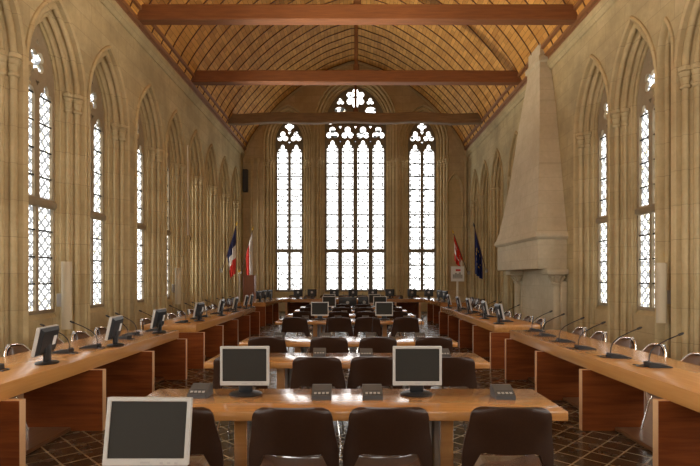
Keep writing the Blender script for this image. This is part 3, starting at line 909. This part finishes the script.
def make_mic():
    # sitter is on the +X side: flat wedge base, gooseneck rises at the -X end and leans over to +X
    t = thing('desk_microphone', '', 'microphone')
    bm = newbm()
    P = [(-0.09, 0.0), (0.11, 0.0), (0.11, 0.012), (-0.06, 0.048), (-0.09, 0.045)]
    prism(bm, P, lambda x, z, y: Vector((x, y, z)), -0.062, 0.062)
    b = obj('base', bm, M['black'], t, smooth=0)
    bm = newbm()
    for k in range(3): box(bm, 0.0+0.025*k, 0.026+0.025*k, -0.03, 0.03, 0.030-0.0065*k, 0.038-0.0065*k)
    obj('keypad', bm, M['dkgrey'], b, smooth=0)
    bm = newbm(); tube(bm, [(-0.07, 0, 0.04), (-0.068, 0, 0.10), (-0.05, 0, 0.15), (0.0, 0, 0.20), (0.10, 0, 0.255), (0.19, 0, 0.295)], 0.0055, 8)
    g = obj('gooseneck', bm, M['black'], t)
    bm = newbm(); tube(bm, [(0.188, 0, 0.294), (0.195, 0, 0.297), (0.225, 0, 0.310), (0.238, 0, 0.316)], 0.01, 8, radii=[0.006, 0.012, 0.012, 0.007])
    obj('microphone_head', bm, M['black'], g)
    bm = newbm(); pts = []
    for k in range(13):
        a = PI*0.5 + 2*PI*k/13
        pts.append((-0.12+0.05*math.cos(a), 0.02+0.045*math.sin(a), 0.005))
    tube(bm, [(-0.085, 0.03, 0.02)] + pts + [(-0.17, 0.10, 0.005)], 0.004, 6)
    obj('cable', bm, M['black'], t)
    return t
MIC = [None]
def place_mic(x, y, z, rz, label, group):
    z += 0.0008
    if MIC[0] is None:
        m = make_mic(); MIC[0] = m; m.location = (x, y, z); m.rotation_euler = (0, 0, rz); m['label'] = label; m['group'] = group; return m
    return dup(MIC[0], label, (x, y, z), rz, group)

# ------------------------------------------------------------------ central rows of tables
ROWN = ['row nearest the camera', 'second row of tables', 'third row of tables', 'fourth row, first beyond the cross aisle', 'fifth row of tables', 'sixth row of tables', 'seventh row, farthest from the camera']
ROWS = [3.22, 5.06, 6.62, 9.74, 11.3, 12.75, 14.2]
TD, TZ = 0.66, 0.75
def make_table():
    t = thing('conference_table', '', 'table')
    bm = newbm(); box(bm, -1.42, 1.42, 0, TD, TZ-0.06, TZ, bevel=0.004, seg=2); obj('tabletop', bm, M['top_x'], t)
    for sx in (-1, 1):
        bm = newbm(); box(bm, sx*0.67-0.042, sx*0.67+0.042, 0.09, TD-0.06, 0.0, TZ-0.06, bevel=0.004, seg=1); obj('leg', bm, M['top_x'], t)
    bm = newbm()
    box(bm, -0.628, 0.628, TD-0.16, TD-0.11, TZ-0.14, TZ-0.061, bevel=0.004, seg=1)
    obj('crossbar', bm, M['steel'], t)
    for sx in (-1, 1):
        bm = newbm(); box(bm, sx*0.60-0.022, sx*0.60+0.022, TD-0.26, TD-0.18, 0.0, TZ-0.061, bevel=0.006, seg=1); obj('post', bm, M['steel'], t)
    return t
TB = make_table(); TB.location = (-0.06, ROWS[0], 0); TB['label'] = 'long honey wood table of the row nearest the camera'; TB['group'] = 'long tables in the middle of the hall'
for i, y in enumerate(ROWS[1:], 1):
    dup(TB, 'long honey wood table of the ' + ROWN[i], (-0.06, y, 0), 0, TB['group'])
dup(TB, 'long wooden table just below the frame, carrying the nearest monitor', (-0.3, 1.56, 0), 0, TB['group'])
POS4 = ['leftmost', 'second from left', 'third from left', 'rightmost']
CX = [[-1.05, -0.35, 0.205, 0.93], [-1.07, -0.325, 0.21, 0.92], [-1.08, -0.30, 0.30, 1.0], [-1.07, -0.26, 0.28, 0.98], [-1.07, -0.3, 0.28, 0.96], [-1.07, -0.28, 0.28, 0.98], [-1.07, -0.3, 0.27, 0.95]]
for i, y in enumerate(ROWS):
    for k, x in enumerate(CX[i]):
        rz = random.uniform(-0.06, 0.06)
        if i == 0: rz = [0.05, 0.0, 0.01, -0.07][k]
        place_chair(x, y - 0.04 + random.uniform(-0.015, 0.015), 0, rz, 'dark brown shell chair, %s at the %s' % (POS4[k], ROWN[i]), 'chairs at the middle tables')
# conference units
UX = [[-1.09, -0.22, 0.137, 1.057], [-0.36, 0.14, 0.96], [-1.02, -0.37, 0.245, 0.92], [-0.95, -0.3, 0.25, 1.07], [-0.6, -0.2, 0.35, 0.9], [-0.28, 0.05, 0.42], [-0.3, 0.3]]
for i, xs in enumerate(UX):
    for k, x in enumerate(xs):
        pos = POS4[k] if len(xs) == 4 else ({3: ['leftmost', 'middle one', 'rightmost'], 2: ['left one', 'right one']}[len(xs)][k])
        lb = 'black microphone unit%s, %s on the %s' % (' with thin gooseneck' if i == 2 else '', pos, ROWN[i])
        place_unit(i == 2, x, ROWS[i] + (0.38 if k else 0.42), TZ, random.uniform(-0.05, 0.05), lb, 'microphone units on the middle tables')
# monitors
place_monitor('silver', -0.775, ROWS[0]+0.44, TZ, 0.0, 'silver framed monitor standing left on the nearest full table', 'silver monitors on the middle tables')
place_monitor('silver', 0.46, ROWS[0]+0.44, TZ, 0.0, 'silver framed monitor standing right on the nearest full table', 'silver monitors on the middle tables')
o = place_monitor('silver', -0.868, 2.13, TZ, 0.05, 'silver framed monitor cut by the bottom edge, nearest of all monitors', 'silver monitors on the middle tables')
o.rotation_euler = (0, 0, 0.06)
for c_ in o.children:
    if c_.name.startswith('neck'): c_.location = (0, 0.035, 0)
    elif not c_.name.startswith('base'):
        c_.location = (0, 0, -0.014); c_.rotation_euler = (math.radians(-9), math.radians(1.2), 0)
for (px, r, dy) in ((-0.66, 3, 0.42), (0.62, 3, 0.42), (-0.62, 5, 0.46), (0.70, 5, 0.46), (-0.68, 6, 0.46), (0.62, 6, 0.46)):
    place_monitor('silver', px, ROWS[r]+dy, TZ, random.uniform(-0.05, 0.05), 'silver framed monitor, %s one on the %s' % ('left' if px < 0 else 'right', ROWN[r]), 'silver monitors on the middle tables')

# ------------------------------------------------------------------ long side desks
def side_desk(name, label, xf, sg, y0, y1, edges, dz=0.77, depth=1.04, zb=PLZ, inset=0.13):
    """xf: front edge x (towards the hall's middle), sg: -1 desk extends to -X"""
    t = thing(name, label, 'desk', (xf, y0, 0), 0, 'long desks along the hall sides')
    bm = newbm()
    xs = sorted((inset*sg, sg*depth)); box(bm, xs[0], xs[1], 0, y1-y0, dz-0.135, dz, bevel=0.004, seg=2)
    obj('desktop', bm, M['top_y'], t)
    for e in edges:
        bm = newbm(); ye = e - y0
        poly = [(0.0, 0.002), (0.0, dz-0.137), (sg*(depth-0.22), dz-0.137), (sg*(depth-0.22), zb+0.002), (sg*0.34, zb+0.002), (sg*0.34, 0.002)]
        fs = prism(bm, poly, lambda x, z, y: Vector((x, y, z)), ye-0.075, ye)
        bmesh.ops.recalc_face_normals(bm, faces=bm.faces)
        for f in bm.faces:
            if abs(f.normal.y) < 0.5: f.material_index = 1
        obj('panel', bm, [M['panel'], M['edge']], t, smooth=0)
    return t
E1 = [8.0, 6.68, 5.37, 4.05, 2.72, 1.4]
E2 = [8.95, 10.24, 11.57, 12.9, 14.23]
side_desk('side_desk', 'long honey wood desk in the left foreground, running along the left wall', -2.60, -1, 1.3, 8.0, E1)
side_desk('side_desk', 'long honey wood desk on the left beyond the aisle gap', -2.60, -1, 8.87, 14.24, E2)
side_desk('side_desk', 'long honey wood desk in the right foreground, carrying only microphones', 2.38, 1, 1.3, 8.0, E1, depth=0.86, inset=0.08)
side_desk('side_desk', 'long honey wood desk on the right beyond the gap, before the fireplace', 2.40, 1, 8.87, 14.24, E2, depth=0.86, inset=0.06)
ZD = 0.77

def desk_set(side, xd, chairs, mics, mons, which, zc=PLZ):
    sg = -1 if side == 'left' else 1
    for k, (x, y) in enumerate(sorted(chairs, key=lambda q: q[1]), 1):
        place_chair(x, y, zc, (PI/2 if sg > 0 else -PI/2) + random.uniform(-0.08, 0.08),
                    '%s rounded brown chair from the camera, behind the %s' % (ORD[k], which), 'chairs behind the side desks', True)
    for k, (x, y) in enumerate(sorted(mics, key=lambda q: q[1]), 1):
        place_mic(x, y, ZD, (0 if sg > 0 else PI) + random.uniform(-0.12, 0.12), '%s gooseneck microphone from the camera, on the %s' % (ORD[k], which), 'gooseneck microphones on the side desks')
    for k, (x, y) in enumerate(sorted(mons, key=lambda q: q[1]), 1):
        # screen faces the sitters
        place_monitor('desk', x, y, ZD, (PI/2 if sg > 0 else -PI/2) + random.uniform(-0.1, 0.1), '%s monitor from the camera, on the %s, its black back showing' % (ORD[k], which), 'monitors on the side desks')
xc = -3.55
desk_set('left', -2.6, [(xc, y) for y in (4.98, 5.70, 6.32, 7.02, 7.63)], [(-3.24, 4.55), (-3.17, 5.57), (-3.06, 5.96), (-3.08, 6.83), (-3.17, 7.3), (-3.06, 7.85)],
         [(-2.97, 4.90), (-2.90, 6.16), (-2.9, 7.56)], 'near left desk')
desk_set('left', -2.6, [(xc, y) for y in (9.24, 9.86, 10.55, 11.18, 11.88, 12.51, 13.21, 13.84)], [(-3.1, y) for y in (9.25, 10.1, 10.55, 11.5, 12.45, 13.0, 13.75)],
         [(-2.92, 9.6), (-2.85, 10.95), (-2.82, 12.15), (-2.82, 13.35), (-2.82, 14.0)], 'far left desk')
xr = 3.18
desk_set('right', 2.4, [(xr, y) for y in (4.38, 5.00, 5.72, 6.32, 7.02, 7.63)], [(2.80, 4.70), (2.72, 5.24), (2.66, 5.86), (2.70, 6.5), (2.72, 7.15), (2.80, 7.78)], [], 'near right desk')
desk_set('right', 2.4, [(xr, y) for y in (9.24, 9.86, 10.55, 11.18, 11.88, 12.51, 13.21, 13.84)], [(2.85, y) for y in (9.45, 10.6, 11.0, 11.9, 13.1)],
         [(2.62, 9.05), (2.65, 10.15), (2.62, 11.45), (2.62, 12.55), (2.62, 13.8)], 'far right desk')

# ------------------------------------------------------------------ head desk (U shaped)
hd = thing('head_desk', 'wide U shaped wooden head desk across the far end, below the windows', 'desk', (0, 19.2, 0))
xo, ywn = 2.82, 16.5
outl = [(-xo, ywn), (-2.66, 19.2), (2.66, 19.2), (xo, ywn), (xo+1.0, ywn), (xo+1.0, 19.5), (3.0, 20.25), (-3.0, 20.25), (-xo-1.0, 19.5), (-xo-1.0, ywn)]
bm = newbm(); plate(bm, [[(x, y-19.2) for x, y in outl]], lambda x, y, z: Vector((x, y, z)), 0.645, 0.775); obj('desktop', bm, M['top_x'], hd, smooth=0)
def hpanel(x0, x1, y0, y1):
    bm = newbm(); box(bm, x0, x1, y0-19.2, y1-19.2, 0.0, 0.644)
    bmesh.ops.recalc_face_normals(bm, faces=bm.faces)
    for f in bm.faces:
        if (x1-x0 > y1-y0 and abs(f.normal.x) > 0.5) or (x1-x0 < y1-y0 and abs(f.normal.y) > 0.5): f.material_index = 1
    obj('panel', bm, [M['panel'], M['edge']], hd, smooth=0)
for sg in (-1, 1):
    for y in (16.52, 17.6, 18.6):
        xi = 2.84 - 0.06*(y-16.5)
        a, b = sorted((sg*xi, sg*(xi+0.72))); hpanel(a, b, y, y+0.07)
for x in (-2.52, -1.6, -0.7, 0.7, 1.6, 2.52): hpanel(x-0.04, x+0.04, 19.24, 20.1)
bm = newbm(); box(bm, -2.5, 2.5, 0.78, 0.82, 0.12, 0.60); obj('modesty_board', bm, M['panel'], hd, smooth=0)
bm = newbm()
HX = [-2.12, -1.58, -0.72, 0.0, 0.76, 1.42, 2.28, 2.92]
for k, x in enumerate(HX, 1):
    place_monitor('head', x, 19.68, 0.775, PI + random.uniform(-0.08, 0.08), '%s black monitor from the left along the straight front of the head desk' % ORD[k], 'black monitors on the head desk')
WL = [(-3.20, 17.4), (-3.18, 18.3), (-3.1, 19.0)]
for k, (x, y) in enumerate(WL, 1):
    place_monitor('head', x, y, 0.775, -PI/2-0.35, '%s black monitor from the camera on the left wing of the head desk' % ORD[k], 'black monitors on the head desk')
for k, (x, y) in enumerate([(3.15, 17.5), (3.14, 18.5)], 1):
    place_monitor('head', x, y, 0.775, PI/2+0.35, '%s black monitor from the camera on the right wing of the head desk' % ORD[k], 'black monitors on the head desk')
for k, x in enumerate([-2.4, -1.75, -1.1, -0.36, 0.36, 1.08, 1.8, 2.5], 1):
    place_chair(x, 20.62, 0, PI + random.uniform(-0.1, 0.1), '%s brown shell chair from the left, behind the head desk' % ORD[k], 'chairs behind the head desk')
for k, y in enumerate([16.9, 17.65, 18.4], 1):
    place_chair(-4.05, y, 0, -PI/2 - 0.1, '%s brown shell chair from the camera, behind the left wing of the head desk' % ORD[k], 'chairs behind the head desk')
    place_chair(4.05, y, 0, PI/2 + 0.1, '%s brown shell chair from the camera, behind the right wing of the head desk' % ORD[k], 'chairs behind the head desk')
for k, x in enumerate([-1.85, -1.15, -0.36, 0.38, 1.08, 1.85], 1):
    place_mic(x, 19.75, 0.775, PI/2 + random.uniform(-0.2, 0.2), '%s gooseneck microphone from the left on the head desk' % ORD[k], 'gooseneck microphones on the head desk')

# floor displays in front of the head desk
def floor_display(x, y, w, label):
    t = thing('floor_display', label, 'display', (x, y, 0), 0, 'black displays before the head desk')
    bm = newbm(); box(bm, -w/2, w/2, -0.03, 0.03, 0.62, 0.96, bevel=0.01, seg=2); b = obj('housing', bm, M['black'], t)
    bm = newbm(); box(bm, -w/2+0.02, w/2-0.02, 0.0295, 0.032, 0.64, 0.94); obj('screen', bm, M['screen'], t, smooth=0)
    bm = newbm(); lathe(bm, [(0, 0), (0.05, 0), (0.05, 0.004), (0, 0.004)], (0, 0, 0), 20)
    bmesh.ops.rotate(bm, verts=bm.verts, cent=(0, 0, 0), matrix=Matrix.Rotation(PI/2, 3, 'X')); bmesh.ops.translate(bm, verts=bm.verts, vec=(0, -0.030, 0.79))
    obj('emblem', bm, M['silver'], b)['label'] = 'pale round emblem'
    bm = newbm(); box(bm, -0.03, 0.03, -0.02, 0.02, 0.02, 0.64, bevel=0.005, seg=1); obj('post', bm, M['black'], t)
    bm = newbm(); box(bm, -0.2, 0.2, -0.15, 0.15, 0.0, 0.025, bevel=0.008, seg=1); obj('base', bm, M['black'], t)
floor_display(-0.17, 16.2, 0.56, 'black floor display with pale round emblem, left of two before the head desk')
floor_display(0.36, 16.35, 0.40, 'narrower black floor display, right of two before the head desk')

# ------------------------------------------------------------------ flags
def inpoly(x, y, P):
    c = False
    for i in range(len(P)):
        (x0, y0), (x1, y1) = P[i], P[i-1]
        if (y0 > y) != (y1 > y) and x < (x1-x0)*(y-y0)/(y1-y0)+x0: c = not c
    return c
LEAF = [(0, -0.5), (0.03, -0.2), (0.28, -0.24), (0.24, -0.14), (0.48, 0.08), (0.40, 0.12), (0.45, 0.27), (0.30, 0.24), (0.27, 0.31), (0.14, 0.18), (0.20, 0.40), (0.11, 0.37), (0, 0.54)]
LEAF = LEAF + [(-x, y) for x, y in LEAF[::-1]]
def flag(label, base, tip, kind, mats, L, droop):
    base, tip = Vector(base), Vector(tip)
    t = thing('flag', label, 'flag', base, 0, None)
    d = tip - base; n = d.normalized()
    bm = newbm(); tube(bm, [Vector((0, 0, 0)), d], 0.016, 8); obj('pole', bm, M['pole'], t)
    bm = newbm(); tube(bm, [d, d+n*0.05, d+n*0.10, d+n*0.18], 0.02, 8, radii=[0.016, 0.035, 0.03, 0.004]); obj('finial', bm, M['gold'] if kind != 'eu' else M['black'], t)
    bm = newbm()
    s = 1 if base.x < 0 else -1
    box(bm, min(0, -s*0.119), max(0, -s*0.119), -0.05, 0.05, -0.08, 0.06); obj('bracket', bm, M['steel'], t, smooth=0)
    # cloth hangs from the upper pole: u along fly (down when limp), v along hoist
    nu, nv = 40, 30; H = 1.12
    out = Vector((1 if base.x < 0 else -1, 0, 0))
    grid = []
    for i in range(nu+1):
        u = i/nu; row = []
        for j in range(nv+1):
            v = j/nv                                    # 0 = tip end of hoist
            top = d - n*(0.03 + H*v)
            gather = droop*u
            # limp fly edge hangs down; folds gather towards a vertical line below the tip
            p = top.copy(); p.z -= L*u*(1.0 - 0.50*v)
            line_x = d.x - n.x*0.28
            p.x = p.x*(1-gather) + (line_x)*gather
            p.y += 0.075*math.sin(v*15+u*2.0)*min(1, u*3) + (-0.04*u)
            p.x += 0.018*math.sin(v*13+1)*min(1, u*3)
            row.append(bm_v(p) if False else p)
        grid.append(row)
    bm = newbm()
    V = [[bm.verts.new(p) for p in row] for row in grid]
    for i in range(nu):
        for j in range(nv):
            f = bm.faces.new([V[i][j], V[i+1][j], V[i+1][j+1], V[i][j+1]])
            u, v = (i+0.5)/nu, (j+0.5)/nv
            k = 0
            if kind == 'tri': k = 0 if u < 0.36 else (1 if u < 0.66 else 2)
            elif kind == 'bi': k = 0 if v < 0.5 else 1
            elif kind == 'leaf':
                k = 0 if (u < 0.27 or u > 0.73) else 1
                if inpoly((v-0.5)*1.15, (0.5-u)*2.0*0.9, LEAF): k = 0
            elif kind == 'eu':
                for q in range(12):
                    a = q*PI/6
                    if (u-0.5-0.22*math.cos(a))**2*1.9 + (v-0.5-0.31*math.sin(a))**2 < 0.045**2: k = 1
            f.material_index = k
    c = obj('cloth', bm, mats, t, smooth=60, recalc=False)
    md = c.modifiers.new('thick', 'SOLIDIFY'); md.thickness = 0.006
flag('blue white and red tricolour flag on the left wall', (XL+0.12, 19.0, 1.85), (-4.33, 18.9, 3.5), 'tri', [M['navy'], M['clothw'], M['red']], 1.75, 0.5)
flag('white and red flag hanging in the far left corner', (XL+0.12, 22.3, 1.82), (-4.36, 22.1, 3.62), 'bi', [M['clothw'], M['red']], 1.9, 0.12)
flag('red and white flag with red maple leaf, far right corner', (XR-0.12, 22.6, 1.80), (4.40, 22.3, 3.5), 'leaf', [M['red'], M['clothw']], 1.15, 0.15)
flag('dark blue flag with gold stars on the right wall', (XR-0.12, 19.5, 1.85), (4.62, 19.4, 3.5), 'eu', [M['eu'], M['gold']], 1.75, 0.12)

# ------------------------------------------------------------------ small items at the far end and on the walls
t = thing('cabinet', 'tall narrow red brown wooden cabinet in the far left corner', 'cabinet', (-4.42, 21.8, 0))
bm = newbm(); box(bm, -0.24, 0.24, -0.2, 0.2, 0, 1.68, bevel=0.006, seg=1); obj('body', bm, M['cabinet'], t)
bm = newbm(); box(bm, -0.22, 0.22, -0.215, -0.201, 0.06, 1.62, bevel=0.003, seg=1); dd = obj('door', bm, M['cabinet'], t)
bm = newbm(); box(bm, 0.16, 0.18, -0.235, -0.215, 0.8, 0.95); obj('handle', bm, M['steel'], dd, smooth=0)

t = thing('flag_stand', 'slim white post beside the cabinet in the far left corner', 'stand', (-4.72, 21.2, 0))
bm = newbm(); lathe(bm, [(0.16, 0), (0.16, 0.02), (0.03, 0.05), (0.03, 1.72), (0.05, 1.73), (0.05, 1.78), (0, 1.79)], (0, 0, 0), 14); obj('post', bm, M['white'], t)
bm = newbm(); lathe(bm, [(0.0, 0), (0.055, 0), (0.055, 0.1), (0.0, 0.1)], (0, 0, 1.791), 14); obj('cap', bm, M['gold'], t)

t = thing('sign_stand', 'white sign on a white post near the far right corner', 'sign', (4.30, 21.0, 0))
bm = newbm(); box(bm, -0.04, 0.04, -0.02, 0.02, 0.02, 1.5, bevel=0.006, seg=1); obj('post', bm, M['white'], t)
bm = newbm(); box(bm, -0.25, 0.25, -0.2, 0.2, 0.0, 0.025, bevel=0.006, seg=1); obj('base', bm, M['white'], t)
bm = newbm(); box(bm, -0.27, 0.27, -0.045, -0.021, 1.42, 2.04, bevel=0.004, seg=1); bb = obj('board', bm, M['paper'], t)
bm = newbm()
for k, (x0, x1, h) in enumerate([(-0.2, -0.12, 0.13), (-0.115, -0.03, 0.19), (-0.025, 0.05, 0.16), (0.055, 0.13, 0.21), (0.135, 0.2, 0.12)]): box(bm, x0, x1, -0.047, -0.0445, 1.58, 1.58+h)
box(bm, -0.2, 0.2, -0.047, -0.0445, 1.54, 1.575); obj('picture', bm, M['greybtn'], bb, smooth=0)['label'] = 'grey picture on the sign'
bm = newbm(); box(bm, -0.08, 0.12, -0.047, -0.0445, 1.84, 1.92); obj('red_mark', bm, M['red'], bb, smooth=0)['label'] = 'red band on the sign'

t = thing('loudspeaker', 'narrow black loudspeaker high on the far wall, left corner', 'loudspeaker', (-4.87, YF-0.075, 5.45))
bm = newbm(); box(bm, -0.11, 0.11, -0.12, 0.07, 0, 1.02, bevel=0.01, seg=1); obj('housing', bm, M['black'], t)
bm = newbm(); box(bm, -0.09, 0.09, -0.128, -0.121, 0.03, 0.99); obj('grille', bm, M['dkgrey'], t, smooth=0)

bm = newbm(); tube(bm, [(0, 0, 0), (0, 0, 2.7)], 0.02, 8)
tag(obj('pipe', bm, M['white'], loc=(XL+0.045, 15.28, 2.85)), 'thin pale vertical pipe on the left wall between arches', 'pipe')

# ------------------------------------------------------------------ world and render look
w = bpy.data.worlds.new('world'); SC.world = w; w.use_nodes = True
bg = w.node_tree.nodes['Background']; bg.inputs[0].default_value = (0.8, 0.86, 1.0, 1); bg.inputs[1].default_value = 0.6
SC.view_settings.view_transform = 'Standard'; SC.view_settings.look = 'None'
SC.view_settings.gamma = 1.0; SC.view_settings.use_curve_mapping = False
SC.view_settings.exposure = 0.65
SC.cycles.use_denoising = True
SC.cycles.max_bounces = 10; SC.cycles.diffuse_bounces = 6; SC.cycles.glossy_bounces = 4
SC.cycles.sample_clamp_indirect = 6.0
SC.cycles.caustics_reflective = False; SC.cycles.caustics_refractive = False
